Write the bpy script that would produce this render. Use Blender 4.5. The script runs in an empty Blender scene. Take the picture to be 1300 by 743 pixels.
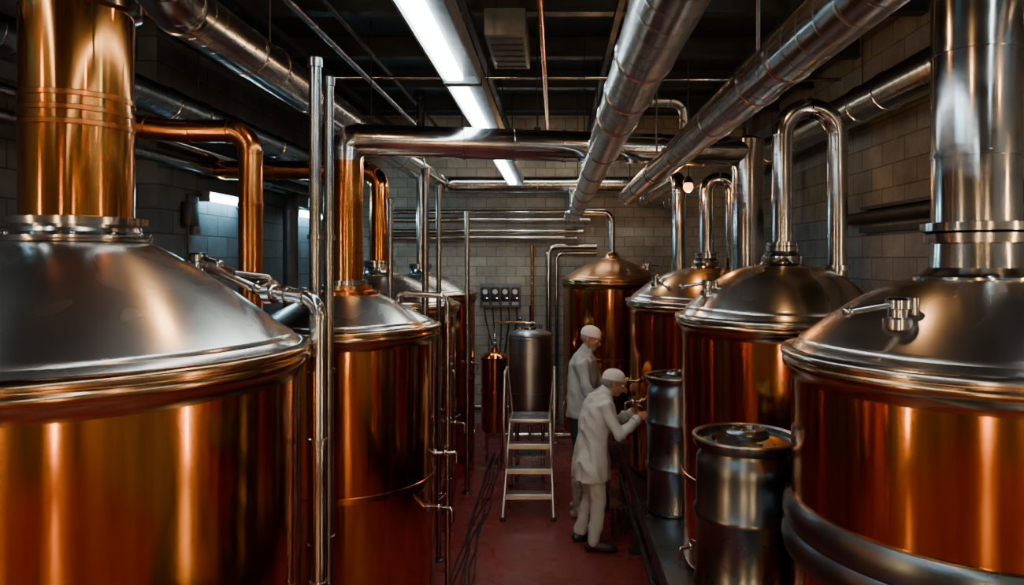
import bpy, bmesh, math, random
from mathutils import Vector, Matrix, noise as mnoise
random.seed(4)
PI=math.pi
scene=bpy.context.scene
col=scene.collection

# ------------------------------------------------------------------ materials
def nm(name):
    m=bpy.data.materials.new(name); m.use_nodes=True
    nt=m.node_tree; b=nt.nodes["Principled BSDF"]
    return m,nt,b
def ramp(nt,fac,stops):
    r=nt.nodes.new("ShaderNodeValToRGB")
    e=r.color_ramp.elements
    while len(e)<len(stops): e.new(0.5)
    for i,(p,c) in enumerate(stops):
        e[i].position=p; e[i].color=(c[0],c[1],c[2],1)
    nt.links.new(fac,r.inputs[0]); return r.outputs[0]
def noise(nt,scale=5,vec=(1,1,1),detail=4,rough=.55,coord="Object"):
    tc=nt.nodes.new("ShaderNodeTexCoord"); mp=nt.nodes.new("ShaderNodeMapping")
    mp.inputs["Scale"].default_value=vec
    nt.links.new(tc.outputs[coord],mp.inputs[0])
    n=nt.nodes.new("ShaderNodeTexNoise"); n.inputs["Scale"].default_value=scale
    n.inputs["Detail"].default_value=detail; n.inputs["Roughness"].default_value=rough
    nt.links.new(mp.outputs[0],n.inputs[0]); return n.outputs[0]
def bump(nt,b,h,strength=.2,dist=.01,prev=None):
    bp=nt.nodes.new("ShaderNodeBump"); bp.inputs["Strength"].default_value=strength
    bp.inputs["Distance"].default_value=dist
    nt.links.new(h,bp.inputs["Height"])
    if prev: nt.links.new(prev,bp.inputs["Normal"])
    nt.links.new(bp.outputs[0],b.inputs["Normal"]); return bp.outputs[0]
def mrange(nt,v,a,b_):
    m=nt.nodes.new("ShaderNodeMapRange"); m.inputs[1].default_value=.3; m.inputs[2].default_value=.7
    m.inputs[3].default_value=a; m.inputs[4].default_value=b_
    nt.links.new(v,m.inputs[0]); return m.outputs[0]
def metal(name,c1,c2,r1,r2,scale=4,vec=(1,1,1),aniso=0,bs=.05,bscale=3,spiral=False,metallic=1,bvec=(1,1,1),bd=.02,det=6):
    m,nt,b=nm(name)
    n=noise(nt,scale,vec,det)
    nt.links.new(ramp(nt,n,[(.32,c1),(.68,c2)]),b.inputs["Base Color"])
    n2=noise(nt,scale*1.7,vec,min(det,5))
    nt.links.new(mrange(nt,n2,r1,r2),b.inputs["Roughness"])
    b.inputs["Metallic"].default_value=metallic
    prev=None
    if bs: prev=bump(nt,b,noise(nt,bscale,bvec,2),bs,bd)
    if aniso:
        b.inputs["Anisotropic"].default_value=aniso; b.inputs["Anisotropic Rotation"].default_value=.25
        t=nt.nodes.new("ShaderNodeTangent"); t.direction_type='RADIAL'; t.axis='Z'
        nt.links.new(t.outputs[0],b.inputs["Tangent"])
    if spiral:
        tc=nt.nodes.new("ShaderNodeTexCoord"); sp=nt.nodes.new("ShaderNodeSeparateXYZ")
        nt.links.new(tc.outputs["UV"],sp.inputs[0])
        a=nt.nodes.new("ShaderNodeMath"); a.operation='MULTIPLY'; a.inputs[1].default_value=9.0
        nt.links.new(sp.outputs[1],a.inputs[0])
        s=nt.nodes.new("ShaderNodeMath"); s.operation='ADD'
        nt.links.new(a.outputs[0],s.inputs[0]); nt.links.new(sp.outputs[0],s.inputs[1])
        f=nt.nodes.new("ShaderNodeMath"); f.operation='FRACT'; nt.links.new(s.outputs[0],f.inputs[0])
        r=ramp(nt,f.outputs[0],[(0,(1,1,1)),(.05,(1,1,1)),(.10,(0,0,0)),(.95,(0,0,0)),(1,(1,1,1))])
        bump(nt,b,r,.8,.004,prev)
    return m
M={}
M['copper']=metal("brushed_copper",(.82,.315,.075),(.54,.175,.038),.09,.19,2.2,(6,6,.3),.6,.16,1.4,bvec=(7,7,.2),bd=.004)
M['copper_dark']=metal("aged_copper",(.66,.25,.075),(.44,.15,.04),.16,.28,3,(3,3,.8),0,.04,3,bd=.01)
M['lid']=metal("brushed_steel_lid",(.62,.58,.54),(.48,.445,.41),.19,.31,1.3,(1,1,1),.5,.04,4,bd=.006,det=2)
M['lid_copper']=metal("lid_copper",(.82,.46,.24),(.66,.34,.17),.25,.38,1.5,(1,1,1),.5,.04,4,bd=.01,det=2)
M['bronze']=metal("bronze_rim",(.56,.35,.18),(.36,.21,.11),.14,.25,5,(1,1,1),0,.02,6,bd=.006)
M['steel']=metal("stainless_steel",(.56,.57,.58),(.40,.41,.42),.11,.22,5,(1,1,1),0,0,6,bd=.006)
M['polesteel']=metal("pole_steel",(.40,.41,.42),(.28,.29,.30),.16,.28,5,(1,1,1),0,0,6,bd=.006)
M['drum']=metal("dark_drum_steel",(.19,.22,.245),(.14,.165,.185),.24,.34,1.5,(1,1,1),.3,0,4)
M['mixer']=metal("mixer_steel",(.42,.46,.49),(.32,.35,.375),.28,.40,2,(1,1,1),.5,0,4,bd=.006)
M['duct']=metal("spiral_duct",(.48,.51,.53),(.37,.40,.42),.17,.27,1.5,(1,1,1),0,0,4,True,bd=.008)
M['duct_dark']=metal("dark_duct",(.24,.29,.33),(.17,.21,.24),.25,.36,1.5,(1,1,1),0,0,4,True,bd=.008)
M['alu']=metal("aluminium",(.74,.75,.75),(.6,.6,.6),.3,.45,8,(1,1,1),0,.03,9)
M['black']=metal("black_paint",(.02,.022,.025),(.035,.037,.04),.35,.55,8,(1,1,1),0,.05,9,False,.2)
M['rubber']=metal("black_rubber",(.012,.012,.013),(.02,.02,.02),.5,.7,8,(1,1,1),0,0,9,False,0)
M['grey']=metal("grey_enamel",(.15,.18,.195),(.095,.115,.13),.35,.5,8,(1,1,1),0,.03,9,False,0)
M['glassdial']=metal("dial_face",(.75,.75,.7),(.65,.65,.6),.15,.2,8,(1,1,1),0,0,9,False,0)
M['red']=metal("red_handle",(.5,.04,.02),(.4,.03,.02),.3,.4,8,(1,1,1),0,0,9,False,0)
def cloth(name,c1,c2):
    m,nt,b=nm(name)
    nt.links.new(ramp(nt,noise(nt,9,(1,1,1),4),[(.3,c1),(.7,c2)]),b.inputs["Base Color"])
    b.inputs["Roughness"].default_value=.9
    p=bump(nt,b,noise(nt,16,(1,1,.4),4,.6),.5,.015)
    bump(nt,b,noise(nt,300,(1,1,1),2),.1,.002,p)
    return m
M['coat']=cloth("white_coat_cloth",(.64,.69,.70),(.50,.54,.55))
M['coat2']=cloth("pale_blue_coat_cloth",(.42,.53,.59),(.32,.41,.46))
M['trousers']=cloth("white_trouser_cloth",(.60,.63,.63),(.46,.49,.49))
M['navy']=cloth("navy_trouser_cloth",(.02,.03,.06),(.012,.02,.04))
M['cap']=cloth("white_cap_cloth",(.80,.82,.82),(.66,.68,.68))
M['boot']=metal("rubber_boot",(.4,.39,.36),(.14,.13,.13),.4,.6,26,(1,1,1),0,0,9,False,0)
M['shoe']=metal("dark_leather",(.02,.017,.015),(.03,.025,.02),.35,.5,8,(1,1,1),0,0,9,False,0)
def skin():
    m,nt,b=nm("skin")
    nt.links.new(ramp(nt,noise(nt,12),[(.3,(.38,.175,.11)),(.7,(.50,.26,.17))]),b.inputs["Base Color"])
    b.inputs["Roughness"].default_value=.5; b.inputs["Subsurface Weight"].default_value=.05
    return m
M['skin']=skin()
M['hair']=metal("grey_hair",(.17,.155,.14),(.30,.28,.26),.6,.8,60,(1,1,1),0,.4,90,False,0)
M['eye']=metal("eye_white",(.8,.8,.78),(.75,.75,.73),.15,.2,8,(1,1,1),0,0,9,False,0)
M['iris']=metal("iris_dark",(.03,.02,.015),(.04,.03,.02),.1,.2,8,(1,1,1),0,0,9,False,0)
def emis(name,c,s):
    m,nt,b=nm(name)
    b.inputs["Base Color"].default_value=(.8,.8,.8,1)
    b.inputs["Emission Color"].default_value=(*c,1); b.inputs["Emission Strength"].default_value=s
    return m
M['tube']=emis("fluorescent_tube",(.84,.98,1.0),20)
M['tube2']=emis("cool_tube",(.42,.84,1.0),48)
M['wash_fill']=emis("added_wash_glow",(1,.90,.74),22)  # glow of the added back wall wash
M['warm_fill']=emis("added_warm_glow",(1,.58,.25),80)  # glow of the added warm strips around the camera
M['bulb']=emis("warm_bulb",(1,.16,.004),11)
M['led']=emis("cyan_led",(.2,.7,1.0),6)
def blocks(name,axes,c1,c2,mortar,bw=.42,bh=.21,bs=.6):
    m,nt,b=nm(name)
    tc=nt.nodes.new("ShaderNodeTexCoord"); sp=nt.nodes.new("ShaderNodeSeparateXYZ"); cb=nt.nodes.new("ShaderNodeCombineXYZ")
    nt.links.new(tc.outputs["Object"],sp.inputs[0])
    nt.links.new(sp.outputs[axes[0]],cb.inputs[0]); nt.links.new(sp.outputs[axes[1]],cb.inputs[1])
    br=nt.nodes.new("ShaderNodeTexBrick"); nt.links.new(cb.outputs[0],br.inputs[0])
    br.inputs["Scale"].default_value=1; br.inputs["Brick Width"].default_value=bw; br.inputs["Row Height"].default_value=bh
    br.inputs["Mortar Size"].default_value=.008; br.inputs["Mortar Smooth"].default_value=.3
    br.inputs["Color1"].default_value=(*c1,1); br.inputs["Color2"].default_value=(*c2,1); br.inputs["Mortar"].default_value=(*mortar,1)
    n=noise(nt,2.2,(1,1,1),8,.7)
    mx=nt.nodes.new("ShaderNodeMix"); mx.data_type='RGBA'; mx.blend_type='MULTIPLY'; mx.inputs[0].default_value=1
    nt.links.new(br.outputs[0],mx.inputs[6]); nt.links.new(ramp(nt,n,[(.3,(.5,.5,.5)),(.65,(1,1,1))]),mx.inputs[7])
    nt.links.new(mx.outputs[2],b.inputs["Base Color"]); b.inputs["Roughness"].default_value=.8
    p=bump(nt,b,noise(nt,40,(1,1,1),6,.7),.4,.012)
    inv=nt.nodes.new("ShaderNodeMath"); inv.operation='SUBTRACT'; inv.inputs[0].default_value=1
    nt.links.new(br.outputs[1],inv.inputs[1])
    bump(nt,b,inv.outputs[0],bs,.012,p)
    return m
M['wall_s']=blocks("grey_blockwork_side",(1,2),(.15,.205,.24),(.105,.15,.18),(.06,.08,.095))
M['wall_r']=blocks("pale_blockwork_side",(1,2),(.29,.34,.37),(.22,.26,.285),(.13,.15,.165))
M['wall_b']=blocks("cream_blockwork",(0,2),(.45,.44,.39),(.36,.35,.31),(.23,.23,.21),.30,.15,.4)
M['wall_f']=blocks("grey_blockwork_front",(0,2),(.15,.205,.24),(.105,.15,.18),(.06,.08,.095))
def floor_m():
    m,nt,b=nm("red_epoxy_floor")
    nt.links.new(ramp(nt,noise(nt,1.6,(1,1,1),8,.65),[(.3,(.155,.022,.024)),(.7,(.235,.038,.038))]),b.inputs["Base Color"])
    nt.links.new(mrange(nt,noise(nt,3,(1,1,1),6),.18,.40),b.inputs["Roughness"])
    bump(nt,b,noise(nt,60,(1,1,1),4),.08,.004); return m
M['floor']=floor_m()
M['ceil']=metal("dark_ceiling",(.013,.026,.038),(.020,.037,.052),.6,.8,3,(1,1,1),0,.1,6,False,0)
M['beam']=metal("dark_beam",(.022,.038,.052),(.036,.056,.072),.45,.65,5,(1,1,1),0,.1,6,False,.3)

# ------------------------------------------------------------------ mesh builder
def fillet(pts,t,n=8):
    pts=[Vector(p) for p in pts]
    if len(pts)<3 or t<=0: return pts,[]
    out=[pts[0]]; marks=[]
    for i in range(1,len(pts)-1):
        c=pts[i]; d1=(c-pts[i-1]).normalized(); d2=(pts[i+1]-c).normalized()
        phi=d1.angle(d2)
        if phi<.02: out.append(c); continue
        tt=min(t,(c-pts[i-1]).length*.499,(pts[i+1]-c).length*.499)
        r=tt/math.tan(phi/2); nrm=(d2-d1*d1.dot(d2)).normalized(); p0=c-d1*tt
        marks.append((p0,d1)); 
        for k in range(n+1):
            a=phi*k/n
            out.append(p0+d1*r*math.sin(a)+nrm*r*(1-math.cos(a)))
        marks.append((c+d2*tt,d2))
    out.append(pts[-1]); return out,marks
class Part:
    def __init__(s):
        s.bm=bmesh.new(); s.uv=s.bm.loops.layers.uv.new("UVMap"); s.mats=[]
    def mi(s,m):
        if m not in s.mats: s.mats.append(m)
        return s.mats.index(m)
    def lathe(s,prof,m,seg=64,c=(0,0),cap=True):
        k=s.mi(m); rings=[]
        for r,z in prof:
            rings.append([s.bm.verts.new((c[0]+max(r,.0005)*math.cos(2*PI*i/seg),c[1]+max(r,.0005)*math.sin(2*PI*i/seg),z)) for i in range(seg)])
        L=0
        for j in range(len(rings)-1):
            dl=math.hypot(prof[j+1][0]-prof[j][0],prof[j+1][1]-prof[j][1])
            for i in range(seg):
                a,b=rings[j],rings[j+1]; i2=(i+1)%seg
                f=s.bm.faces.new((a[i],a[i2],b[i2],b[i])); f.material_index=k; f.smooth=True
                for lp,uv in zip(f.loops,((i/seg,L),((i+1)/seg,L),((i+1)/seg,L+dl),(i/seg,L+dl))): lp[s.uv].uv=uv
            L+=dl
        if cap:
            for rg in (rings[0][::-1],rings[-1]):
                try: f=s.bm.faces.new(rg); f.material_index=k
                except: pass
        return s
    def tube(s,pts,r,m,t=0,seg=20,bands=0,bandmat=None,cap=True,bn=8,marks=True,bw=.02,bh=1.08):
        k=s.mi(m); P,mk=fillet(pts,t,bn); P=[p for i,p in enumerate(P) if i==0 or (p-P[i-1]).length>1e-5]
        rr=r if isinstance(r,(list,tuple)) else None
        T=[]
        for i in range(len(P)):
            if i==0: d=P[1]-P[0]
            elif i==len(P)-1: d=P[-1]-P[-2]
            else: d=(P[i+1]-P[i]).normalized()+(P[i]-P[i-1]).normalized()
            T.append(d.normalized())
        u=T[0].orthogonal().normalized(); rings=[]; L=0; Ls=[]
        for i,p in enumerate(P):
            u=(u-T[i]*u.dot(T[i])).normalized(); v=T[i].cross(u)
            R=rr[i] if rr else r
            if i: L+=(p-P[i-1]).length
            Ls.append(L)
            rings.append([s.bm.verts.new(p+(u*math.cos(2*PI*q/seg)+v*math.sin(2*PI*q/seg))*R) for q in range(seg)])
        for j in range(len(rings)-1):
            for i in range(seg):
                a,b=rings[j],rings[j+1]; i2=(i+1)%seg
                f=s.bm.faces.new((a[i],a[i2],b[i2],b[i])); f.material_index=k; f.smooth=True
                for lp,uv in zip(f.loops,((i/seg,Ls[j]),((i+1)/seg,Ls[j]),((i+1)/seg,Ls[j+1]),(i/seg,Ls[j+1]))): lp[s.uv].uv=uv
        if cap:
            for rg in (rings[0][::-1],rings[-1]):
                f=s.bm.faces.new(rg); f.material_index=k
        if bands:
            bm_=bandmat or m
            if marks:
                for p,d in mk: s.band(p,d,r,bm_,bw,bh,seg)
            pp=[Vector(q) for q in pts]
            for i in range(len(pp)-1):
                a=pp[i]; b=pp[i+1]; l=(b-a).length; d=(b-a).normalized()
                n=int(l/bands)
                for q in range(1,n+1):
                    x=q*l/(n+1)
                    if (i>0 and x<t+.05) or (i<len(pp)-2 and l-x<t+.05): continue
                    s.band(a+d*x,d,r,bm_,bw,bh,seg)
        return s
    def band(s,p,d,r,m,w=.02,h=1.08,seg=20):
        p=Vector(p); d=Vector(d).normalized(); R=r*h
        k=s.mi(m); u=d.orthogonal().normalized(); v=d.cross(u); rings=[]
        for o,q in ((-w,r*.99),(-w*.8,R),(w*.8,R),(w,r*.99)):
            rings.append([s.bm.verts.new(p+d*o+(u*math.cos(2*PI*i/seg)+v*math.sin(2*PI*i/seg))*q) for i in range(seg)])
        for j in range(3):
            for i in range(seg):
                i2=(i+1)%seg
                f=s.bm.faces.new((rings[j][i],rings[j][i2],rings[j+1][i2],rings[j+1][i])); f.material_index=k; f.smooth=True
    def box(s,c,size,m,rot=None,bev=0):
        k=s.mi(m); x,y,z=[q/2 for q in size]; c=Vector(c)
        co=[(-x,-y,-z),(x,-y,-z),(x,y,-z),(-x,y,-z),(-x,-y,z),(x,-y,z),(x,y,z),(-x,y,z)]
        vs=[s.bm.verts.new(c+((rot@Vector(q)) if rot else Vector(q))) for q in co]
        fs=[]
        for q in ((0,3,2,1),(4,5,6,7),(0,1,5,4),(1,2,6,5),(2,3,7,6),(3,0,4,7)):
            f=s.bm.faces.new([vs[i] for i in q]); f.material_index=k; fs.append(f)
        if bev:
            es=list({e for f in fs for e in f.edges})
            r=bmesh.ops.bevel(s.bm,geom=es,offset=bev,segments=2,affect='EDGES',profile=.5)
            for f in r['faces']: f.material_index=k
        return s
    def ell(s,c,rad,m,rot=None,u=16,v=12):
        k=s.mi(m); mt=Matrix.Translation(Vector(c))@((rot.to_4x4()) if rot else Matrix.Identity(4))@Matrix.Diagonal((*rad,1))
        r=bmesh.ops.create_uvsphere(s.bm,u_segments=u,v_segments=v,radius=1,matrix=mt)
        for vv in r['verts']:
            for f in vv.link_faces: f.material_index=k; f.smooth=True
        return s
    def limb(s,pts,rad,m,seg=14):
        for i in range(len(pts)-1):
            s.tube([pts[i],pts[i+1]],[rad[i],rad[i+1]],m,seg=seg)
        for p,r in zip(pts,rad): s.ell(p,(r,r,r),m,u=seg,v=10)
        return s
    def loft(s,rings,m,seg=24,power=2.0):
        k=s.mi(m); R=[]
        for cx,cy,cz,rx,ry,pt in rings:
            g=[]
            for i in range(seg):
                a=2*PI*i/seg; x=rx*math.copysign(abs(math.cos(a))**(2/power),math.cos(a)); y=ry*math.copysign(abs(math.sin(a))**(2/power),math.sin(a))
                g.append(s.bm.verts.new((cx+x*math.cos(pt),cy+y,cz-x*math.sin(pt))))
            R.append(g)
        for j in range(len(R)-1):
            for i in range(seg):
                i2=(i+1)%seg
                f=s.bm.faces.new((R[j][i],R[j][i2],R[j+1][i2],R[j+1][i])); f.material_index=k; f.smooth=True
        for rg in (R[0][::-1],R[-1]):
            f=s.bm.faces.new(rg); f.material_index=k
        return s
    def done(s,name,parent=None,loc=(0,0,0),sharp=40,rot=None):
        bmesh.ops.recalc_face_normals(s.bm,faces=s.bm.faces)
        me=bpy.data.meshes.new(name); s.bm.to_mesh(me); s.bm.free()
        for m in s.mats: me.materials.append(m)
        for p in me.polygons: p.use_smooth=True
        try: me.set_sharp_from_angle(angle=math.radians(sharp))
        except Exception as e: pass
        o=bpy.data.objects.new(name,me); col.objects.link(o); o.location=loc
        if parent: o.parent=parent
        return o
def root(name,loc=(0,0,0),rz=0):
    e=bpy.data.objects.new(name,None); e.location=loc; e.rotation_euler=(0,0,rz); e.empty_display_size=.1
    col.objects.link(e); return e
def remesh(o,vox,smooth=4,wr=0):
    md=o.modifiers.new("r",'REMESH'); md.mode='VOXEL'; md.voxel_size=vox; md.use_smooth_shade=True
    sm=o.modifiers.new("s",'SMOOTH'); sm.iterations=smooth; sm.factor=.5
    dg=bpy.context.evaluated_depsgraph_get(); dg.update()
    me=bpy.data.meshes.new_from_object(o.evaluated_get(dg)); mats=[m for m in o.data.materials]
    o.modifiers.clear(); o.data=me
    me.materials.clear()
    for m in mats: me.materials.append(m)
    for p in me.polygons: p.use_smooth=True; p.material_index=0
    if wr:   # sculpt cloth folds into the surface
        off=Vector((random.random()*9,random.random()*9,random.random()*9))
        nn=[v.normal.copy() for v in me.vertices]
        for v,n in zip(me.vertices,nn):
            c=v.co
            q=Vector((c.x*9+c.z*3,c.y*9+c.z*1.5,c.z*3.4))+off
            a=mnoise.noise(q); b=mnoise.noise(q*2.6+Vector((3,1,7)))
            ridge=(1-2.2*abs(a))
            v.co=c+n*wr*(ridge*.8-.5+b*.35)
    return o

# ------------------------------------------------------------------ room shell
CZ=4.7; BY=10.8
def shell(name,c,s,m): return Part().box(c,s,m).done(name)
shell("floor",(-.45,3.4,-.05),(7.3,15.2,.1),M['floor'])
shell("ceiling",(-.45,3.4,CZ+.06),(7.3,15.2,.12),M['ceil'])
shell("wall_back",(-.45,BY+.1,CZ/2),(7.3,.2,CZ),M['wall_b'])
shell("wall_front",(-.45,-4.1,CZ/2),(7.3,.2,CZ),M['wall_f'])
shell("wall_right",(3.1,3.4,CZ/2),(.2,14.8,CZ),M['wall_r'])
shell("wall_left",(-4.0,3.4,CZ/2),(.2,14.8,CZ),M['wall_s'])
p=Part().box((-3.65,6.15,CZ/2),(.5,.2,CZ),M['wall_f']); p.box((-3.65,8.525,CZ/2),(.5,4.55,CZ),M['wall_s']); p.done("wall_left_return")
p=Part()
for i in range(12):
    y=-3+i*1.25
    if y>10.6: break
    p.box((-.45,y,CZ-.02),(6.9,.02,.0401),M['beam']); p.box((-.45,y,CZ-.1),(6.9,.014,.2),M['beam']); p.box((-.45,y,CZ-.2),(6.9,.11,.015),M['beam'])
for x in (-3.2,-2.4,-1.2,-.7,.5,1.1,1.9,2.5):
    p.box((x,3.4,CZ-.24),(.05,14.7,.06),M['beam'])
for x in (-2.8,-1.7,.9,2.2): p.tube([(x,-3.9,CZ-.29),(x,10.75,CZ-.29)],.022,M['black'],seg=10)
p.done("ceiling_beam")

# ------------------------------------------------------------------ tanks
def tank(name,x,y,R,z0,zr,zn,rn,lid='lid',rim='bronze',power=1.5,seams=(),body='copper',legs=False):
    e=root(name,(x,y,0)); Rb=R-.03
    p=Part(); prof=[(Rb-.05,z0),(Rb-.012,z0+.01),(Rb,z0+.04),(Rb,zr-.05)]
    p.lathe(prof,M[body],128)
    for z in seams: p.lathe([(Rb-.002,z-.022),(Rb+.005,z-.018),(Rb+.005,z+.018),(Rb-.002,z+.022)],M['copper_dark'],96,cap=False)
    p.done("body",e)
    p=Part()
    p.lathe([(Rb-.01,zr-.12),(Rb+.006,zr-.115),(Rb+.010,zr-.085),(R-.004,zr-.07),(R+.006,zr-.055),(R+.006,zr-.038),(R-.006,zr-.030),(R-.006,zr-.024)],M['bronze'],96,cap=False)
    p.lathe([(R-.006,zr-.024),(R+.012,zr-.018),(R+.014,zr-.004),(R+.004,zr+.006),(R-.03,zr+.01)],M[rim],96,cap=False)
    p.done("rim",e,sharp=60)
    def lz(r):
        t=min(1,max(0,(R-.03-r)/(R-.03-rn))); return zr+.008+(zn-zr-.008)*(1-(1-t)**power)
    p=Part(); pr=[(R-.028,zr+.004)]
    for i in range(25):
        r=(R-.03)+(rn-(R-.03))*i/24; pr.append((r,lz(r)))
    p.lathe(pr,M[lid],96)
    p.lathe([(R-.055,lz(R-.055)-.004),(R-.058,lz(R-.058)+.008),(R-.07,lz(R-.07)+.008),(R-.073,lz(R-.073)-.004)],M[lid],96,cap=False)
    p.done("lid",e,sharp=60)
    if legs:
        p=Part()
        for a in range(4):
            an=PI/4+a*PI/2; p.tube([(Rb*.85*math.cos(an),Rb*.85*math.sin(an),0),(Rb*.85*math.cos(an),Rb*.85*math.sin(an),z0+.04)],.03,M['steel'])
            p.lathe([(.05,0),(.05,.012),(.03,.02)],M['steel'],16,c=(Rb*.85*math.cos(an),Rb*.85*math.sin(an)))
        p.done("legs",e)
    return e,lz
def neck(e,z,r,mat='steel',h=.1,flare=.05,top=None):
    p=Part(); t=top or r*.9
    p.lathe([(r+flare,z-.012),(r+flare,z+.008),(r+.01,z+.02),(r,z+.035),(r*.97,z+h*.6),(t+.005,z+h-.02),(t+.03,z+h-.015),(t+.03,z+h+.012),(t,z+h+.016)],M[mat],48)
    p.lathe([(t+.022,z+h+.016),(t+.026,z+h+.02),(t+.026,z+h+.04),(t+.01,z+h+.044)],M['steel'],48)
    for i in range(10):
        a=2*PI*i/10; p.ell(((r+flare-.012)*math.cos(a),(r+flare-.012)*math.sin(a),z+.012),(.008,.008,.008),M['steel'],u=8,v=6)
    p.done("neck",e); return z+h+.04
def latch(e,lz,r,a,mat='steel',s=1.0,lever=None):
    z=lz(r); x,y=r*math.cos(a),r*math.sin(a); p=Part()
    p.lathe([(.045*s,z-.02),(.045*s,z+.012*s),(.03*s,z+.018*s),(.03*s,z+.04*s),(.038*s,z+.045*s),(.038*s,z+.07*s),(.03*s,z+.078*s),(.006,z+.08*s)],M[mat],24,c=(x,y))
    la=a+PI/2 if lever is None else lever; d=Vector((math.cos(la),math.sin(la),0))
    c=Vector((x,y,z+.055*s))
    p.tube([c-d*.05*s,c+d*.03*s,c+d*.16*s+Vector((0,0,-.02*s))],.011*s,M[mat],t=.02,seg=12)
    p.ell(c+d*.16*s+Vector((0,0,-.02*s)),(.017*s,)*3,M[mat],u=12,v=8)
    p.tube([c-d*.05*s-Vector((0,0,.03*s)),c-d*.05*s+Vector((0,0,.02*s))],.016*s,M[mat],seg=12)
    p.done("lid_latch",e)
def tap(e,R,a,z,s=1.0):
    d=Vector((math.cos(a),math.sin(a),0)); t=Vector((-d.y,d.x,0)); c=d*(R-.04)+Vector((0,0,z)); p=Part()
    p.tube([c,c+d*.14*s],.012*s,M['steel'],seg=12); p.band(c+d*.018,d,.012*s,M['steel'],.006,2.4,16)
    p.ell(c+d*.08*s,(.022*s,)*3,M['steel'],u=12,v=8)
    p.tube([c+d*.08*s,c+d*.08*s+Vector((0,0,.04*s))],.006*s,M['steel'],seg=8)
    p.tube([c+d*.08*s+Vector((0,0,.04*s)),c+d*.08*s+Vector((0,0,.045*s))+t*.09*s],.006*s,M['steel'],seg=8)
    p.tube([c+d*.13*s,c+d*.16*s,c+d*.16*s-Vector((0,0,.07*s))],.011*s,M['steel'],t=.02,seg=12)
    p.done("sampling_tap",e)
def gauge(e,R,a,z,s=1.0):
    d=Vector((math.cos(a),math.sin(a),0)); c=d*(R-.04)+Vector((0,0,z)); p=Part()
    p.tube([c,c+d*.08],.01,M['steel'],seg=10); p.tube([c+d*.08,c+d*.11],.045*s,M['steel'],seg=24); p.tube([c+d*.109,c+d*.113],.038*s,M['glassdial'],seg=24)
    p.done("pressure_gauge",e)

# L1
e,lz=tank("copper_brew_kettle",-1.75,2.6,.80,0,2.17,2.575,.20,power=1.22,seams=(.7,))
latch(e,lz,.42,math.radians(48),s=1.0,lever=math.radians(-35))
p=Part(); p.lathe([(.235,2.565),(.24,2.575),(.24,2.585),(.205,2.60),(.2,2.62),(.222,2.625),(.225,2.65),(.19,2.655)],M['steel'],64)
for i in range(12):
    a=2*PI*i/12; p.ell((.228*math.cos(a),.228*math.sin(a),2.59),(.009,)*3,M['steel'],u=8,v=6)
p.done("neck_collar",e)
p=Part(); p.lathe([(.18,2.64),(.18,4.69)],M['copper'],64)
for z in (2.98,3.03,3.08): p.lathe([(.178,z-.012),(.184,z-.008),(.184,z+.008),(.178,z+.012)],M['copper_dark'],64,cap=False)
p.lathe([(.18,3.40),(.205,3.41),(.205,3.45),(.18,3.46)],M['steel'],64,cap=False)
p.done("vent_stack",e)
p=Part()
p.tube([(.30,.32,lz(.44)-.01),(.30,.32,lz(.44)+.05),(.60,.26,2.37),(.815,.2,2.345),(.815,.2,.10),(.70,.2,.10)],.028,M['steel'],t=.07,bands=.6,bandmat=M['steel'],bw=.012,bh=1.3)
p.band((.60,.26,2.37),(.3,-.06,0),.028,M['steel'],.02,1.7); p.ell((.60,.26,2.37),(.04,)*3,M['steel'])
p.tube([(.60,.26,2.37),(.60,.26,2.43),(.50,.16,2.45)],.010,M['steel'],t=.015,seg=10)
for z in (.62,.70): p.band((.815,.2,z),(0,0,1),.028,M['steel'],.02,1.5)
p.tube([(.815,.2,.66),(.815,.10,.66),(.815,.06,.72)],.014,M['steel'],t=.02,seg=10)
p.done("overflow_pipe",e)
# L2
e,lz=tank("copper_brew_kettle",-1.44,4.9,.63,0,2.05,2.27,.19,power=1.25,seams=(1.02,),lid='lid')
p=Part(); p.lathe([(.215,2.255),(.22,2.26),(.22,2.285),(.20,2.29),(.17,2.295),(.165,2.325),(.125,2.33)],M['copper_dark'],64)
p.lathe([(.115,2.325),(.135,2.33),(.135,2.36),(.11,2.365)],M['steel'],48); p.lathe([(.11,2.35),(.11,3.20)],M['copper'],48)
for z in (2.55,2.62,2.9): p.lathe([(.108,z-.008),(.113,z-.006),(.113,z+.006),(.108,z+.008)],M['copper_dark'],48,cap=False)
p.done("vent_stack",e)
p=Part()
p.tube([(.33,.12,lz(.4)-.02),(.33,.12,lz(.4)+.09),(.675,.14,2.24),(.675,.14,.5),(.675,.14,.12),(.59,.14,.12)],.022,M['steel'],t=.06,bands=.5,bandmat=M['steel'],bw=.012,bh=1.3)
p.done("overflow_pipe",e)
tap(e,.63,math.radians(-15),.85,1.2); tap(e,.63,math.radians(5),1.15)
# L3
e,lz=tank("copper_brew_kettle",-1.69,6.8,.76,0,2.08,2.36,.15,power=1.5,seams=(1.1,))
neck(e,2.35,.14,h=.1); p=Part(); p.tube([(0,0,2.48),(0,0,3.36),(-.75,0,3.36),(-1.70,0,3.36)],.09,M['copper'],t=.17,bands=.3,bandmat=M['copper_dark'],bw=.008,bh=1.05); p.done("vent_stack",e)
tap(e,.76,math.radians(-20),1.0,1.2); tap(e,.76,math.radians(-28),1.5,1.0)
# L4
e,lz=tank("copper_brew_kettle",-1.62,8.52,.68,0,2.1,2.33,.14,power=1.5,seams=(1.1,))
neck(e,2.32,.12,h=.09); p=Part(); p.tube([(0,0,2.44),(0,0,4.6)],.05,M['steel'],bands=.6); p.done("vent_stack",e)
tap(e,.68,math.radians(-25),1.3,1.0)
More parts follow.
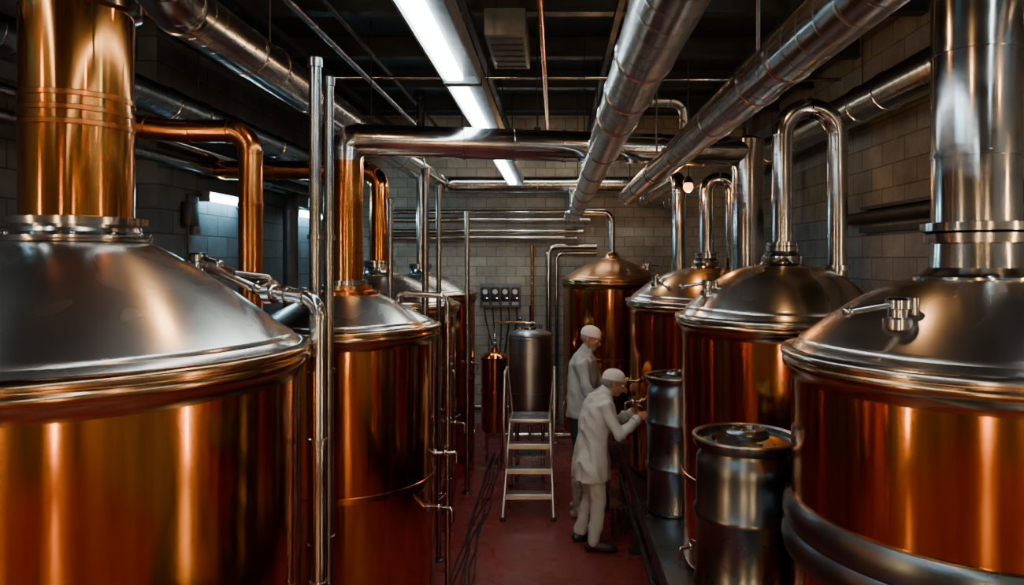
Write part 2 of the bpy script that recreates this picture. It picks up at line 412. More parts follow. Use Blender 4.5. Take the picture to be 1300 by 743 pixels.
# R1
PF=.6
e,lz=tank("copper_brew_kettle",1.63,2.75,.71,PF,2.14,2.43,.19,power=1.6,seams=(),rim='lid')
p=Part(); p.lathe([(.67,1.56),(.695,1.555),(.71,1.53),(.715,1.48),(.705,1.45),(.70,1.44),(.715,1.42),(.72,1.38),(.71,1.34),(.675,1.32)],M['drum'],96,cap=False)
p.done("steel_belt",e)
p=Part(); p.lathe([(.225,2.415),(.225,2.435),(.19,2.445),(.165,2.47),(.16,2.56),(.185,2.565),(.19,2.60),(.165,2.605)],M['steel'],64)
p.lathe([(.175,2.605),(.195,2.61),(.195,2.64),(.165,2.645)],M['steel'],64); p.done("neck_collar",e)
p=Part(); p.lathe([(.155,2.62),(.155,4.69)],M['steel'],64)
for z in (2.9,3.3): p.lathe([(.154,z-.01),(.16,z-.008),(.16,z+.008),(.154,z+.01)],M['steel'],64,cap=False)
p.done("vent_stack",e)
latch(e,lz,.52,math.radians(213),s=1.15,lever=math.radians(185))
# R2
e,lz=tank("copper_brew_kettle",1.44,4.5,.66,PF,2.15,2.46,.16,power=1.9,seams=(1.15,),rim='lid')
neck(e,2.45,.13,h=.12,top=.075)
zl=lz(.36)
p=Part(); p.tube([(0,0,2.58),(0,0,3.46),(.35,0,3.46),(.35,0,zl-.02)],.063,M['steel'],t=.174,bands=.3,bandmat=M['steel'],bw=.008,bh=1.06,bn=12)
p.band((.35,0,zl+.05),(0,0,1),.063,M['steel'],.02,1.35); p.done("swan_neck_vent",e)
latch(e,lz,.5,math.radians(190),s=1.0,lever=math.radians(160))
tap(e,.66,math.radians(205),.80,1.0)
# R3
e,lz=tank("copper_brew_kettle",1.385,6.5,.73,PF,2.14,2.42,.15,power=1.9,seams=(1.2,),rim='lid')
neck(e,2.41,.13,h=.12,top=.085)
p=Part(); p.tube([(0,0,2.54),(0,0,3.24),(.24,0,3.24),(.24,0,lz(.24)-.02)],.065,M['steel'],t=.118,bands=.3,bandmat=M['steel'],bw=.008,bh=1.06,bn=12); p.done("swan_neck_vent",e)
latch(e,lz,.52,math.radians(200),s=1.0)
tap(e,.73,math.radians(186),.95,1.2); tap(e,.73,math.radians(204),1.26,1.0); gauge(e,.73,math.radians(196),1.42,.8)
# back tank
e,lz=tank("copper_fermenter",.72,9.0,.65,.35,2.26,2.50,.12,power=1.5,lid='lid_copper',seams=(1.3,),legs=True)
p=Part(); p.lathe([(.14,2.49),(.14,2.51),(.10,2.53),(.08,2.58),(.05,2.60)],M['lid_copper'],48)
p.tube([(0,0,2.58),(0,0,3.1),(-.55,0,3.1),(-.55,1.55,3.1)],.04,M['steel'],t=.12,bands=.4,bandmat=M['steel'],bw=.008,bh=1.15); p.done("vent_pipe",e)
latch(e,lz,.45,math.radians(-10),s=1.0,lever=0)
tap(e,.65,math.radians(-120),1.1)
# far right tank
e,lz=tank("copper_brew_kettle",2.25,8.3,.62,PF,2.14,2.4,.13,power=1.8)
neck(e,2.39,.12,h=.1,top=.06); p=Part(); p.tube([(0,0,2.5),(0,0,4.6)],.06,M['steel'],bands=.5); p.done("vent_stack",e)

# raised platform on the right
p=Part()
def plat(p,x0,x1,y0,y1):
    p.box(((x0+x1)/2,(y0+y1)/2,PF-.02),(x1-x0,y1-y0,.04),M['drum'])
    for x in (x0+.02,x1-.02): p.box((x,(y0+y1)/2,PF-.09),(.04,y1-y0,.12),M['black'])
    n=int((y1-y0)/1.1)
    for i in range(n+1):
        y=y0+.03+i*(y1-y0-.06)/n
        p.box(((x0+x1)/2,y,PF-.09),(x1-x0,.04,.1),M['black'])
        for x in (x0+.03,(x0+x1)/2,x1-.03):
            p.box((x,y,(PF-.04)/2),(.06,.06,PF-.04),M['black']); p.box((x,y,.006),(.13,.13,.012),M['black'])
plat(p,.66,2.95,1.2,7.3); plat(p,1.6,2.95,7.32,9.0)
p.box((.66,4.3,.3),(.03,6.0,.04),M['black'])
p.done("tank_platform")
p=Part(); p.box((.57,6.75,.27),(.13,.7,.025),M['drum'])
for y in (6.45,7.05):
    for x in (.52,.62): p.box((x,y,.13),(.03,.03,.26),M['black'])
p.done("step_plate")

def drum(name,x,y,R,z0,z1,fit=True):
    e=root(name,(x,y,0)); h=z1-z0; p=Part()
    pr=[(R-.03,z0),(R-.004,z0+.004),(R,z0+.02),(R,z0+.03),(R-.008,z0+.045)]
    for f in (.33,.66):
        z=z0+h*f; pr+= [(R-.008,z-.03),(R+.004,z-.014),(R+.006,z),(R+.004,z+.014),(R-.008,z+.03)]
    pr+=[(R-.008,z1-.16),(R-.012,z1-.10),(R-.03,z1-.075),(R-.03,z1-.055),(R-.004,z1-.05),(R+.005,z1-.03),(R+.005,z1-.006),(R-.002,z1),(R-.014,z1-.004),(R-.018,z1-.022),(R-.05,z1-.024),(R*.5,z1-.008),(0,z1-.004)]
    p.lathe(pr,M['drum'],72); p.done("drum_shell",e)
    p=Part()
    p.lathe([(R+.004,z1-.012),(R+.010,z1-.006),(R+.008,z1+.003),(R-.004,z1+.004),(R-.012,z1-.003)],M['mixer'],72,cap=False)
    p.lathe([(R*.42,z1-.015),(R*.42,z1+.006),(R*.38,z1+.012),(R*.34,z1+.026),(R*.2,z1+.028),(R*.18,z1+.012),(0,z1+.012)],M['drum'],40,c=(.02,.03))
    for a in range(6): p.ell((.02+R*.27*math.cos(a),.03+R*.27*math.sin(a),z1+.028),(.007,.007,.006),M['steel'],u=8,v=6)
    p.lathe([(.022,z1-.035),(.022,z1+.002),(.0,z1+.004)],M['steel'],16,c=(-R*.6,-.02))
    p.lathe([(.016,z1-.035),(.016,z1+.002),(.0,z1+.004)],M['steel'],16,c=(R*.1,-R*.65))
    if fit: p.tube([(R-.02,-R*.45,z1-.12),(R*.72,-R-.0,z1-.12),(R*.72,-R-.0,z0+.1),(R*.6,-R+.06,z0+.1)],.013,M['drum'],t=.03,seg=12)
    p.done("drum_fittings",e)
drum("steel_drum",.91,3.4,.24,PF,1.66); drum("steel_drum",.93,5.42,.235,PF,1.62,False)

# ------------------------------------------------------------------ ducts
def hanger(p,x,y,z,r):
    p.band((x,y,z),(0,1,0),r,M['steel'],.015,1.06,24); p.tube([(x,y,z+r),(x,y,CZ-.01)],.006,M['black'],seg=8)
def run(name,pts,r,m,t=.2,bands=1.2,hang=(),seg=28,bw=.015,bh=1.05,bandmat='steel'):
    p=Part(); p.tube(pts,r,M[m],t=t,bands=bands,bandmat=M[bandmat],seg=seg,bw=bw,bh=bh,bn=10)
    for h in hang: hanger(p,*h,r)
    return p.done(name)
run("crossing_exhaust_duct",[(-1.44,4.9,3.18),(-1.44,4.9,3.33),(-1.0,4.98,3.33),(1.48,5.45,3.33),(1.48,5.45,3.32)],.112,'steel',.15,.42,[])
p=Part(); p.lathe([(.12,.6),(.12,3.42),(.02,3.46)],M['steel'],36,c=(0,0)); 
for z in (2.6,3.0,3.2,3.4): p.lathe([(.119,z-.012),(.128,z-.01),(.128,z+.01),(.119,z+.012)],M['steel'],36,cap=False)
p.done("vertical_steel_duct",loc=(1.48,5.45,0))
run("spiral_duct",[(-1.69,2.95,4.68),(-1.69,2.95,3.64),(-1.69,10.4,3.6),(1.3,10.4,3.6)],.125,'duct',.25,1.0,[(-1.69,4.2,3.64),(-1.69,6.5,3.63),(-1.69,8.5,3.62)])
run("spiral_duct",[(.27,-1.5,3.12),(.27,10.32,3.12),(.27,10.32,3.5)],.088,'duct',.15,.95,[(.27,2.6,3.12),(.27,6.6,3.12),(.27,8.6,3.12)])
run("spiral_duct",[(.63,-1.5,3.05),(.63,6.2,3.05)],.072,'duct',.15,.9,[(.63,2.2,3.05),(.63,4.4,3.05),(.63,6.0,3.05)])
run("wall_duct",[(-3.02,-3.9,3.72),(-3.02,10.75,3.72)],.12,'duct_dark',.2,1.1,[(-3.02,3,3.72),(-3.02,6,3.72)])
run("wall_duct",[(2.6,-3.9,3.82),(2.6,10.75,3.82)],.15,'duct',.2,1.1,[(2.6,3,3.82),(2.6,6,3.82),(2.6,8.5,3.82)])
run("wall_duct",[(-2.55,3.4,4.14),(-2.55,10.75,4.14)],.1,'duct_dark',.2,1.1,[(-2.55,5,4.14)])
run("copper_transfer_pipe",[(-2.5,3.85,4.69),(-2.5,3.85,3.26),(-2.1,3.85,3.2),(-1.655,3.85,3.2),(-1.655,3.85,.0)],.062,'copper_dark',.12,.45,[],24,.012,1.09,'copper_dark')
run("wall_pipe",[(-3.28,4.0,3.35),(-3.28,10.75,3.35)],.05,'duct_dark',.1,1.5)
run("wall_pipe",[(-3.25,3.0,3.5),(-3.25,10.75,3.5)],.04,'steel',.1,1.5)
run("handrail_pipe",[(2.92,4.2,2.9),(2.92,7.2,2.9)],.055,'black',.1,1.4,bandmat='black')
p=Part(); p.box((2.93,5.4,2.98),(.1,2.6,.03),M['black']); p.box((2.96,5.4,2.78),(.05,2.9,.05),M['black']); p.done("cable_tray")
run("black_vent_pipe",[(-3.1,8.3,0),(-3.1,8.3,3.22),(-3.1,8.9,3.22),(-3.32,9.0,3.22)],.085,'black',.15,.7,bandmat='black')
run("steel_riser",[(1.30,7.45,.6),(1.30,7.45,3.36),(1.30,8.6,3.36),(1.3,10.7,3.36)],.075,'steel',.14,.5)
run("steel_riser",[(1.62,7.5,.6),(1.62,7.5,3.3),(1.62,10.7,3.3)],.06,'steel',.14,.5)
for i,(z,xr) in enumerate(((3.22,.5),(3.10,.4),(2.93,.3),(2.83,.2))):
    run("back_wall_pipe",[(-2.8,10.66,z),(xr+.12,10.66,z)],.036,'steel',.1,1.1,seg=16,bw=.012,bh=1.3)
run("back_wall_pipe",[(.62,10.6,2.7),(-.1,10.6,2.7),(-.1,10.6,.1)],.045,'steel',.12,.7,seg=16,bw=.012,bh=1.2)
run("back_wall_pipe",[(.62,10.68,2.6),(.02,10.68,2.6),(.02,10.68,.1)],.03,'steel',.1,.7,seg=16,bw=.012,bh=1.2)
run("back_wall_pipe",[(-.35,10.7,2.72),(-.35,10.7,.4)],.025,'copper_dark',.1,.6,seg=12)
run("low_feed_pipe",[(-2.0,10.3,.34),(.0,10.3,.34)],.06,'steel',.1,.8,seg=20)
run("low_feed_pipe",[(-.9,9.6,.12),(.3,9.6,.12)],.04,'steel',.1,.8,seg=16)
run("sprinkler_pipe",[(-2.3,7.0,4.3),(.6,7.0,4.3)],.018,'steel',0,.9,seg=12)
run("sprinkler_pipe",[(.9,7.2,4.33),(2.9,7.2,4.33)],.018,'steel',0,.9,seg=12)
run("sprinkler_pipe",[(-.1,2.5,4.22),(-.1,9.5,4.22)],.024,'copper_dark',0,.9,seg=12)
run("sprinkler_pipe",[(-1.75,3.2,4.2),(-1.75,10.7,4.2)],.03,'polesteel',0,1.2,seg=12)
run("sprinkler_pipe",[(1.75,3.2,4.2),(1.75,10.7,4.2)],.05,'duct_dark',0,1.2,seg=16)
run("elbow_duct",[(.95,5.2,3.46),(.95,5.2,3.66),(.6,5.2,3.66)],.04,'duct_dark',.1,0,seg=14)
run("elbow_duct",[(.9,3.8,4.69),(.9,3.8,4.1),(.75,3.8,4.1),(.72,10.6,4.1)],.09,'duct_dark',.15,.8)
p=Part(); p.box((-.36,5.5,4.2),(.3,.9,.2),M['grey'],bev=.015)
for i in range(6): p.box((-.36,5.12+.15*i,4.097),(.24,.03,.01),M['black'])
for x in (-.46,-.26): p.tube([(x,5.5,4.29),(x,5.5,4.69)],.008,M['black'],seg=8)
p.done("ceiling_fan_coil")
def pole(x,y,z,r,m='polesteel'):
    p=Part(); p.lathe([(r*2.4,0),(r*2.4,.012),(r,.016),(r,z-.04),(r*1.25,z-.038),(r*1.25,z),(r*.8,z+.008),(0,z+.008)],M[m],20)
    for q in (.55,1.25,2.0,2.6):
        if q<z-.1: p.lathe([(r,q-.012),(r*1.3,q-.01),(r*1.3,q+.01),(r,q+.012)],M[m],20,cap=False)
    p.done("steel_pole",loc=(x,y,0))
pole(-1.05,3.1,3.38,.026); pole(-1.02,3.19,3.32,.022); pole(-1.03,5.62,3.22,.028); pole(-.97,5.9,3.12,.022); pole(-.945,7.6,3.02,.026)
pole(-1.35,5.8,3.0,.024)

# ------------------------------------------------------------------ light fixtures
def strip(name,x,y0,y1,z,m='tube'):
    e=root(name,(x,(y0+y1)/2,z)); L=y1-y0
    p=Part(); p.box((.03,0,.045),(.22,L,.07),M['grey'],bev=.008); p.box((-.075,0,.0),(.012,L,.05),M['grey']); p.box((.135,0,.0),(.012,L,.06),M['grey'])
    for s in (-1,1): p.box((.03,s*(L/2-.01),0),(.22,.02,.06),M['grey']); p.tube([(0,s*L*.35,.07),(0,s*L*.35,CZ-z)],.007,M['black'],seg=8)
    p.done("housing",e)
    p=Part(); p.box((-.01,0,-.004),(.10,L-.06,.035),M[m],bev=.01); p.done("diffuser",e)
for a,b in ((-2.6,-.4),(-.3,1.95),(2.0,4.15),(4.2,6.35),(7.3,9.8)): strip("fluorescent_strip_light",-.575,a,b,3.56)
strip("fluorescent_strip_light",-2.5,-1.5,1.6,3.9); strip("fluorescent_strip_light",1.9,-1.5,1.6,3.9)  # both added out of view, to brighten the front lids
e=root("added_wall_wash_light",(-.3,9.85,4.0)); p=Part(); p.box((0,0,.04),(2.6,.14,.06),M['grey'],bev=.008)  # added behind the crossing duct to brighten the back wall
for s in (-1,1): p.tube([(s*1.0,0,.06),(s*1.0,0,.69)],.007,M['black'],seg=8)
p.done("housing",e); p=Part(); p.box((0,0,0),(2.5,.08,.03),M['wash_fill'],bev=.008); p.done("diffuser",e)
def wall_tube(y0,y1,z,x=-3.4,sg=1):
    e=root("wall_tube_light",(x,(y0+y1)/2,z)); L=y1-y0; p=Part(); p.box((sg*.03,0,.02),(.06,L,.05),M['grey'],bev=.006); p.box((sg*.07,0,.05),(.12,L,.012),M['grey'])
    for s in (-1,1): p.box((sg*.06,s*L/2,0),(.1,.02,.09),M['grey'])
    p.done("bracket",e)
    p=Part(); p.tube([(sg*.08,-L/2+.01,0),(sg*.08,L/2-.01,0)],.036,M['tube2'],seg=16); p.done("tube",e)
wall_tube(6.75,7.55,3.1); wall_tube(9.1,10.0,3.1); wall_tube(-.5,1.8,4.1,-3.9); wall_tube(-.5,1.8,4.1,3.0,-1)  # last two are added out of view as cool fill
def streak_light(x,y,z0,z1,nx,ny,r=.03):  # added warm strips, out of view, for vertical highlights on the copper
    e=root("added_streak_light",(x,y,0)); p=Part()
    p.box((nx*.02,ny*.02,(z0+z1)/2),(.10 if ny else .04,.10 if nx else .04,z1-z0+.08),M['grey'],bev=.006); p.done("backplate",e)
    p=Part(); p.tube([(nx*.07,ny*.07,z0),(nx*.07,ny*.07,z1)],r,M['warm_fill'],seg=16); p.done("tube",e)
streak_light(-1.5,-3.99,.5,3.0,0,1,.04); streak_light(1.3,-3.99,.5,3.0,0,1,.04)
streak_light(-3.89,.2,.6,3.0,1,0,.022); streak_light(2.99,1.6,.8,3.0,-1,0,.022)
p=Part(); p.box((-3.35,6.5,2.92),(.09,.16,.22),M['black'],bev=.01); p.box((-3.36,6.62,2.80),(.06,.1,.12),M['grey'],bev=.005); p.tube([(-3.37,6.5,2.81),(-3.37,6.5,1.2)],.012,M['black'],seg=8); p.tube([(-3.37,6.5,3.02),(-3.37,6.5,3.1),(-3.37,6.8,3.12)],.01,M['black'],seg=8)
p.done("junction_box")
e=root("caged_warm_lamp",(1.19,6.35,3.155)); p=Part()
p.tube([(0,0,.06),(0,0,CZ-3.155-.01)],.007,M['black'],seg=8); p.lathe([(.05,.03),(.045,.05),(.03,.07),(.02,.09),(.0,.1)],M['black'],24,cap=False); p.done("shade",e)
p=Part(); p.ell((0,0,-.0),(.044,.044,.05),M['bulb']); p.done("bulb",e)
l=bpy.data.lights.new("warm_lamp",'POINT'); l.energy=13; l.color=(1,.33,.05); l.shadow_soft_size=.004
o=bpy.data.objects.new("lamp_light",l); o.location=(0,0,-.07); o.parent=e; col.objects.link(o)
def fill_lamp(x,y,z,power,c=(1,.5,.18),r=.05):  # added warm fill, not a known fixture; shade and cord built around it
    e=root("added_fill_lamp",(x,y,z)); p=Part()
    p.tube([(0,0,.08),(0,0,CZ-z-.01)],.007,M['black'],seg=8); p.lathe([(.13,.0),(.12,.03),(.06,.07),(.03,.09),(.03,.14),(.0,.15)],M['black'],24,cap=False); p.done("shade",e)
    l=bpy.data.lights.new("warm_lamp",'POINT'); l.energy=power; l.color=c; l.shadow_soft_size=r
    o=bpy.data.objects.new("lamp_light",l); o.location=(0,0,-.06); o.parent=e; col.objects.link(o)
fill_lamp(.1,.9,3.75,14); fill_lamp(2.6,.9,3.6,9); fill_lamp(-2.9,.9,3.6,8)
fill_lamp(-.95,3.1,4.1,22); fill_lamp(1.15,3.3,4.2,18); fill_lamp(.45,7.6,3.76,24); fill_lamp(-.15,5.95,3.47,18)

# ------------------------------------------------------------------ control panel on back wall
e=root("control_panel",(-.83,10.78,1.96)); p=Part()
p.box((0,-.04,.0),(.62,.05,.36),M['grey'],bev=.008)
for i in range(4):
    x=-.225+.15*i; p.box((x,-.095,.03),(.12,.08,.2),M['black'],bev=.008); p.tube([(x,-.13,.06),(x,-.142,.06)],.038,M['glassdial'],seg=20); p.tube([(x,-.13,-.03),(x,-.15,-.03)],.012,M['red'],seg=10)
    p.box((x+.03,-.137,-.035),(.02,.006,.012),M['led']); p.box((x,-.07,-.12),(.1,.02,.05),M['mixer'])
for i in range(5):
    x=-.24+.12*i; p.tube([(x,-.07,-.18),(x+.02,-.1,-.35),(x*.5,-.09,-.75-.05*i)],.012,M['rubber'],t=.05,seg=8)
p.tube([(-.1,-.1,-.4),(.45,-.1,-.4),(.45,-.1,-.15)],.014,M['copper_dark'],t=.04,seg=8)
p.tube([(.2,-.1,-.55),(.5,-.1,-.55)],.02,M['steel'],seg=10)
for z in (-.35,-.5,-.65): p.ell((.3,-.1,z),(.035,.03,.035),M['steel'],u=10,v=8)
p.done("panel",e)

e=root("small_copper_vessel",(-.76,8.85,0)); p=Part()
p.lathe([(.10,.34),(.15,.37),(.165,.42),(.168,1.26),(.178,1.265),(.178,1.29),(.165,1.30),(.12,1.34),(.05,1.36),(.04,1.40),(.0,1.40)],M['copper'],40)
p.lathe([(.168,.86),(.174,.862),(.174,.885),(.168,.887)],M['copper_dark'],40,cap=False)
for a in (.8,2.4,3.9,5.5): p.tube([(.13*math.cos(a),.13*math.sin(a),0),(.13*math.cos(a),.13*math.sin(a),.42)],.014,M['steel'],seg=10)
p.tube([(0,0,1.38),(0,0,1.55),(.0,.25,1.62)],.013,M['steel'],t=.04,seg=10); p.tube([(-.07,0,1.33),(-.07,0,1.6)],.01,M['steel'],seg=10); p.tube([(.07,0,1.33),(.07,0,1.5),(.12,0,1.52)],.01,M['steel'],t=.02,seg=10)
p.ell((0,0,1.46),(.03,.03,.02),M['steel']); p.done("vessel",e)
e=root("steel_mixing_tank",(-.29,8.1,0)); p=Part()
p.lathe([(.03,.62),(.10,.64),(.19,.70),(.235,.78),(.245,.84),(.245,1.60),(.255,1.605),(.255,1.625),(.245,1.63),(.248,1.65),(.235,1.67),(.15,1.70),(.0,1.71)],M['mixer'],48)
for z in (1.0,1.45): p.lathe([(.245,z-.01),(.25,z-.008),(.25,z+.008),(.245,z+.01)],M['mixer'],48,cap=False)
p.done("shell",e); p=Part()
for a in (.8,2.35,3.95,5.5): p.tube([(.21*math.cos(a),.21*math.sin(a),0),(.21*math.cos(a),.21*math.sin(a),.85)],.02,M['steel'],seg=12)
p.tube([(0,0,.64),(0,0,.4),(.3,0,.4)],.02,M['steel'],t=.06,seg=12)
p.box((0,.0,.3),(.36,.36,.02),M['drum'])
p.lathe([(.07,1.69),(.07,1.73),(.05,1.735),(.0,1.735)],M['steel'],24); p.tube([(-.06,0,1.74),(-.06,0,1.78),(.06,0,1.78),(.06,0,1.74)],.007,M['steel'],t=.015,seg=8)
p.tube([(.12,.05,1.69),(.12,.05,1.76)],.02,M['steel'],seg=12); p.done("legs_and_fittings",e)

# ladder
e=root("platform_step_ladder",(-.26,0,0)); p=Part(); A=M['alu']
def tb(pts,r=.016,t=0): p.tube(pts,r,A,t=t,seg=12)
for s in (-1,1):
    tb([(s*.245,6.78,0),(s*.205,7.27,.85)],.02); tb([(s*.235,7.8,0),(s*.2,7.6,.85)],.018)
    p.lathe([(.028,0),(.028,.03),(.02,.035)],M['rubber'],14,c=(s*.245,6.785)); p.lathe([(.026,0),(.026,.03),(.02,.035)],M['rubber'],14,c=(s*.235,7.8))
    tb([(s*.225,7.02,.42),(s*.25,6.98,.9),(s*.25,7.14,1.36),(s*.25,7.58,1.36),(s*.2,7.6,.85)],.014,.07)
    tb([(s*.235,7.75,.2),(s*.23,6.98,.34)],.01)
    tb([(s*.205,7.27,.85),(s*.205,7.62,.85)],.016)
tb([(-.235,7.76,.18),(.235,7.76,.18)],.012); tb([(-.22,7.7,.45),(.22,7.7,.45)],.012); 
for z,y,w in ((.21,6.93,.455),(.42,7.05,.44),(.635,7.17,.42)):
    p.box((0,y,z),(w,.13,.03),A,bev=.005); p.box((0,y-.06,z-.012),(w,.012,.04),A)
    for k in range(5): p.box((0,y-.045+.022*k,z+.017),(w-.04,.006,.006),M['drum'])
p.box((0,7.43,.85),(.42,.38,.035),A,bev=.005)
for k in range(9): p.box((0,7.27+.04*k,.87),(.38,.008,.006),M['drum'])
p.done("ladder_frame",e)

# cables lying along the base of the left row
p=Part()
for i in range(6):
    base=-.80+.03*i; pts=[]; y=4.3+.1*i
    while y<9.2:
        pts.append((base+random.uniform(-.03,.03)-(.02 if y>6 else 0),y,.010+.004*random.random())); y+=random.uniform(.3,.5)
    p.tube(pts,.007,M['rubber'],t=.15,seg=8,bn=4)
p.done("floor_cables")

# ------------------------------------------------------------------ people
def hand(e,wrist,fdir,palm,side,name,curl=.55):
    X=Vector(fdir).normalized(); Z=-(Vector(palm)-X*Vector(palm).dot(X)).normalized(); Y=Z.cross(X)
    W=Vector(wrist)
    def g(x,y,z): return W+X*x+Y*(y*side)+Z*z
    s=M['skin']; p=Part()
    p.limb([g(-.05,0,0),g(.01,0,0)],[.026,.025],s)
    rot=Matrix((X,Y,Z)).transposed()
    p.ell(g(.045,0,0),(.052,.040,.017),s,rot=rot)
    p.ell(g(.065,0,.0),(.03,.041,.014),s,rot=rot)
    for y,L,x0 in ((.031,.072,.082),(.011,.080,.086),(-.010,.074,.084),(-.029,.060,.076)):
        pts=[g(x0-.03,y*.9,0)]; a=.12; q=[x0,0]; pts.append(g(q[0],y,0))
        for k,f in enumerate((.45,.32,.23)):
            a+=curl*(1,.95,.7)[k]; q[0]+=L*f*math.cos(a); q[1]-=L*f*math.sin(a); pts.append(g(q[0],y*1.02,q[1]))
        p.limb(pts,[.0095,.0098,.0088,.008,.007],s,seg=10)
    p.limb([g(.015,.025,-.004),g(.045,.048,-.018),g(.07,.052,-.034),g(.09,.044,-.044)],[.014,.012,.0095,.008],s,seg=10)
    o=p.done(name,e); remesh(o,.0042,2); return o
def head(e,c,pitch,yaw=0,beard=False):
    Rm=Matrix.Rotation(yaw,3,'Z')@Matrix.Rotation(pitch,3,'Y'); C=Vector(c); s=M['skin']
    def g(x,y,z): return C+Rm@Vector((x,y,z))
    p=Part()
    p.ell(g(-.012,0,.022),(.094,.075,.088),s,rot=Rm); p.ell(g(.026,0,-.03),(.06,.058,.078),s,rot=Rm)
    p.ell(g(.045,0,-.088),(.036,.04,.026),s,rot=Rm); p.ell(g(.0,0,-.065),(.06,.056,.05),s,rot=Rm)
    p.limb([g(.086,0,.008),g(.108,0,-.028)],[.009,.013],s); p.ell(g(.095,.011,-.032),(.009,.008,.007),s); p.ell(g(.095,-.011,-.032),(.009,.008,.007),s)
    for q in (-1,1):
        p.limb([g(.086,q*.012,.02),g(.072,q*.045,.018)],[.011,.010],s); p.ell(g(.064,q*.035,-.03),(.02,.018,.02),s)
        p.ell(g(-.004,q*.077,-.008),(.019,.009,.033),s,rot=Rm)
    p.limb([g(.082,-.02,-.06),g(.088,0,-.058),g(.082,.02,-.06)],[.006,.008,.006],s); p.limb([g(.08,-.017,-.07),g(.086,0,-.071),g(.08,.017,-.07)],[.006,.008,.006],s)
    o=p.done("head",e); remesh(o,.0048,2)
    p=Part()
    for q in (-1,1):
        p.ell(g(.077,q*.031,.0),(.013,.014,.011),M['eye'],rot=Rm); p.ell(g(.0885,q*.031,-.001),(.0035,.006,.006),M['iris'],rot=Rm)
        p.limb([g(.09,q*.018,.022),g(.083,q*.048,.02)],[.005,.004],M['hair'],seg=8)
    p.limb([g(.0885,-.012,-.0645),g(.0895,.012,-.0645)],[.002,.002],M['iris'],seg=6)
    p.done("eyes",e)
    p=Part()
    p.ell(g(-.035,0,-.012),(.074,.078,.058),M['hair'],rot=Rm)
    if beard:
        p.ell(g(.048,0,-.093),(.044,.046,.034),M['hair'],rot=Rm); p.limb([g(.085,-.028,-.055),g(.095,0,-.047),g(.085,.028,-.055)],[.007,.008,.007],M['hair'])
        for q in (-1,1): p.limb([g(.0,q*.07,-.03),g(.03,q*.056,-.085)],[.012,.014],M['hair'])
    o=p.done("hair",e); remesh(o,.005,1)
    p=Part(); k=[]
    for i in range(13):
        a=PI/2*i/12; k.append((math.cos(a),math.sin(a)))
    T=Matrix.Rotation(-.18,3,'Y'); seg=32; mi=p.mi(M['cap']); rings=[]
    prof=[(.98,-.32),(1.03,-.30),(1.04,.02),(1.01,.05)]+[(1.01*a,.08+b) for a,b in k]
    for r,z in prof:
        ring=[]
        for i in range(seg):
            an=2*PI*i/seg; w=1+.022*math.sin(an*8)*(1 if z>.1 else 0)
            ring.append(p.bm.verts.new(g(*(Vector((-.018,0,.038))+T@Vector((.099*max(r,.01)*w*math.cos(an),.082*max(r,.01)*w*math.sin(an),.072*z))))))
        rings.append(ring)
    for j in range(len(rings)-1):
        for i in range(seg):
            f=p.bm.faces.new((rings[j][i],rings[j][(i+1)%seg],rings[j+1][(i+1)%seg],rings[j+1][i])); f.smooth=True; f.material_index=mi
    p.bm.faces.new(rings[-1]); p.done("cap",e,sharp=70)
def foot(e,a,yaw,mat,name,tall=0):
    ax,ay,az=a; Rm=Matrix.Rotation(yaw,3,'Z'); p=Part()
    def g(x,y,z): return Vector((ax,ay,0))+Rm@Vector((x,y,z))
    p.limb([g(-.045,0,.038),g(.0,0,.05),g(.08,0,.042),g(.14,.0,.034),g(.175,0,.028)],[.038,.042,.044,.042,.03],M[mat])
    p.limb([g(-.005,0,.05),g(0,0,max(.11,tall))],[.044,.05 if not tall else .066],M[mat])
    o=p.done(name,e); remesh(o,.008,2)
    for v in o.data.vertices:
        if v.co.z<.002: v.co.z=.002
def person(name,loc,yaw,J,mc,mt,ms,beard=False,tall=0):
    e=root(name,loc,yaw)
    p=Part(); p.loft(J['coat'],M[mc],28,2.2)
    for s in ('R','L'):
        S,E,W=[Vector(q) for q in J['arm'+s]]
        inn=Vector((S.x-.01,S.y*.4,S.z+.02))
        p.limb([inn,S,S.lerp(E,.5),E,E.lerp(W,.55),W.lerp(E,.1)],[.07,.068,.058,.052,.048,.042],M[mc])
    n=Vector(J['neck']); p.limb([n+Vector((-.02,0,-.03)),n+Vector((.0,0,.02))],[.075,.06],M[mc])
    o=p.done("coat",e); remesh(o,.009,3,.024)
    p=Part(); d=(Vector(J['head'])-n).normalized()
    p.tube([n+d*.005,n+d*.045],[.066,.056],M[mc],seg=24)
    for s in ('R','L'):
        S,E,W=[Vector(q) for q in J['arm'+s]]; dd=(W-E).normalized(); p.tube([W-dd*.05,W-dd*.012],[.046,.045],M[mc],seg=20)
    p.done("collar_and_cuffs",e)
    p=Part()
    for s in ('R','L'):
        H,K,An=[Vector(q) for q in J['leg'+s]]
        pts=[H,H.lerp(K,.5),K,K.lerp(An,.45)]+([An+Vector((0,0,.0))] if not tall else [])
        p.limb(pts,[.098,.083,.066,.062]+([.060] if not tall else []),M[mt])
    p.ell(((J['legR'][0][0]+J['legL'][0][0])/2,0,J['legR'][0][2]+.03),(.12,.16,.11),M[mt])
    o=p.done("trousers",e); remesh(o,.009,3,.018)
    for s in ('R','L'): foot(e,J['leg'+s][2],J.get('fy'+s,0),ms,"boot" if tall else "shoe",tall)
    p=Part(); hd=Vector(J['head']); p.limb([n-d*.04,hd-d*.05],[.055,.052],M['skin']); p.done("neck",e)
    head(e,J['head'],J['hp'],J.get('hy',0),beard)
    for s in ('R','L'):
        S,E,W=[Vector(q) for q in J['arm'+s]]; hdv=J.get('hd'+s,(W-E))
        hand(e,W+Vector(hdv).normalized()*.01,hdv,J.get('pl'+s,(0,0,-1)),1 if s=='R' else -1,"hand",J.get('curl',.55))
    return e
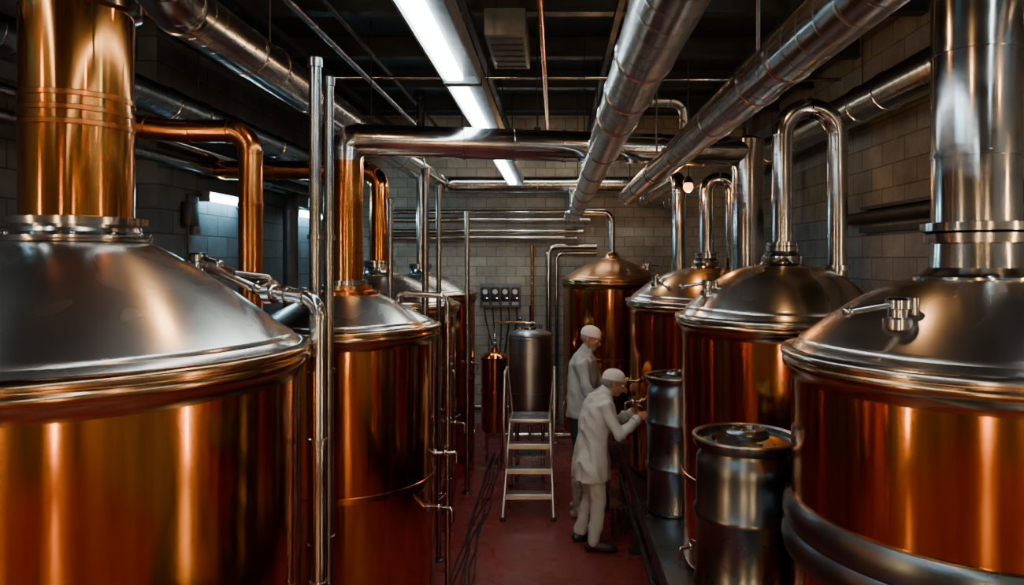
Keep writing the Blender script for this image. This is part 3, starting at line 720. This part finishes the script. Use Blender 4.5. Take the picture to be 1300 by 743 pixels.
J=dict(coat=[(-.02,0,.60,.165,.205,0),(-.02,0,.72,.160,.205,0),(-.01,0,.84,.15,.195,0),(.0,0,.96,.135,.18,.05),(.02,0,1.08,.138,.185,.15),(.045,0,1.19,.135,.20,.25),(.075,0,1.27,.11,.20,.35),(.11,0,1.32,.07,.12,.4)],
 neck=(.115,0,1.325),head=(.19,0,1.425),hp=.35,hy=-.1,
 armR=[(.08,-.19,1.245),(.17,-.27,1.02),(.36,-.17,1.14)],armL=[(.10,.19,1.25),(.24,.24,1.03),(.40,.09,1.14)],
 legR=[(-.02,-.09,.74),(.03,-.115,.42),(-.02,-.12,.10)],legL=[(-.02,.09,.74),(-.01,.11,.42),(-.09,.12,.10)],
 hdR=(1,.35,.25),hdL=(1,-.3,.15),plR=(0,.7,-.6),plL=(0,-.6,-.7),fyR=-.25,fyL=.2)
person("brewery_worker",(.33,6.2,0),math.radians(8),J,'coat','trousers','shoe')
J=dict(coat=[(-.01,0,.98,.15,.20,0),(-.01,0,1.07,.145,.195,0),(.0,0,1.19,.135,.18,.0),(.01,0,1.33,.14,.19,.08),(.02,0,1.46,.135,.205,.15),(.035,0,1.54,.11,.205,.25),(.05,0,1.59,.07,.12,.3)],
 neck=(.055,0,1.60),head=(.10,0,1.735),hp=.38,hy=-.3,
 armR=[(.03,-.20,1.50),(.10,-.26,1.23),(.33,-.16,1.26)],armL=[(.04,.20,1.51),(.16,.24,1.24),(.36,.10,1.29)],
 legR=[(-.0,-.095,.93),(.02,-.11,.52),(-.02,-.12,.10)],legL=[(-.0,.095,.93),(.0,.12,.52),(-.05,.14,.10)],
 hdR=(1,.2,.1),hdL=(1,-.3,.15),plR=(0,.6,-.7),plL=(0,-.6,-.7),fyR=-.2,fyL=.2)
person("brewery_worker",(.255,6.98,0),math.radians(-8),J,'coat2','navy','boot',True,.34)

# ------------------------------------------------------------------ world, camera
w=bpy.data.worlds.new("World"); scene.world=w; w.use_nodes=True
w.node_tree.nodes["Background"].inputs[0].default_value=(.06,.10,.14,1); w.node_tree.nodes["Background"].inputs[1].default_value=.3
cam=bpy.data.cameras.new("camera"); co=bpy.data.objects.new("camera",cam); col.objects.link(co)
co.location=(0,0,2.5); co.rotation_euler=(PI/2,0,0); cam.sensor_width=36; cam.lens=36*900/1300
cam.shift_x=-55/1300; cam.shift_y=-41.5/1300; cam.clip_start=.05
scene.camera=co
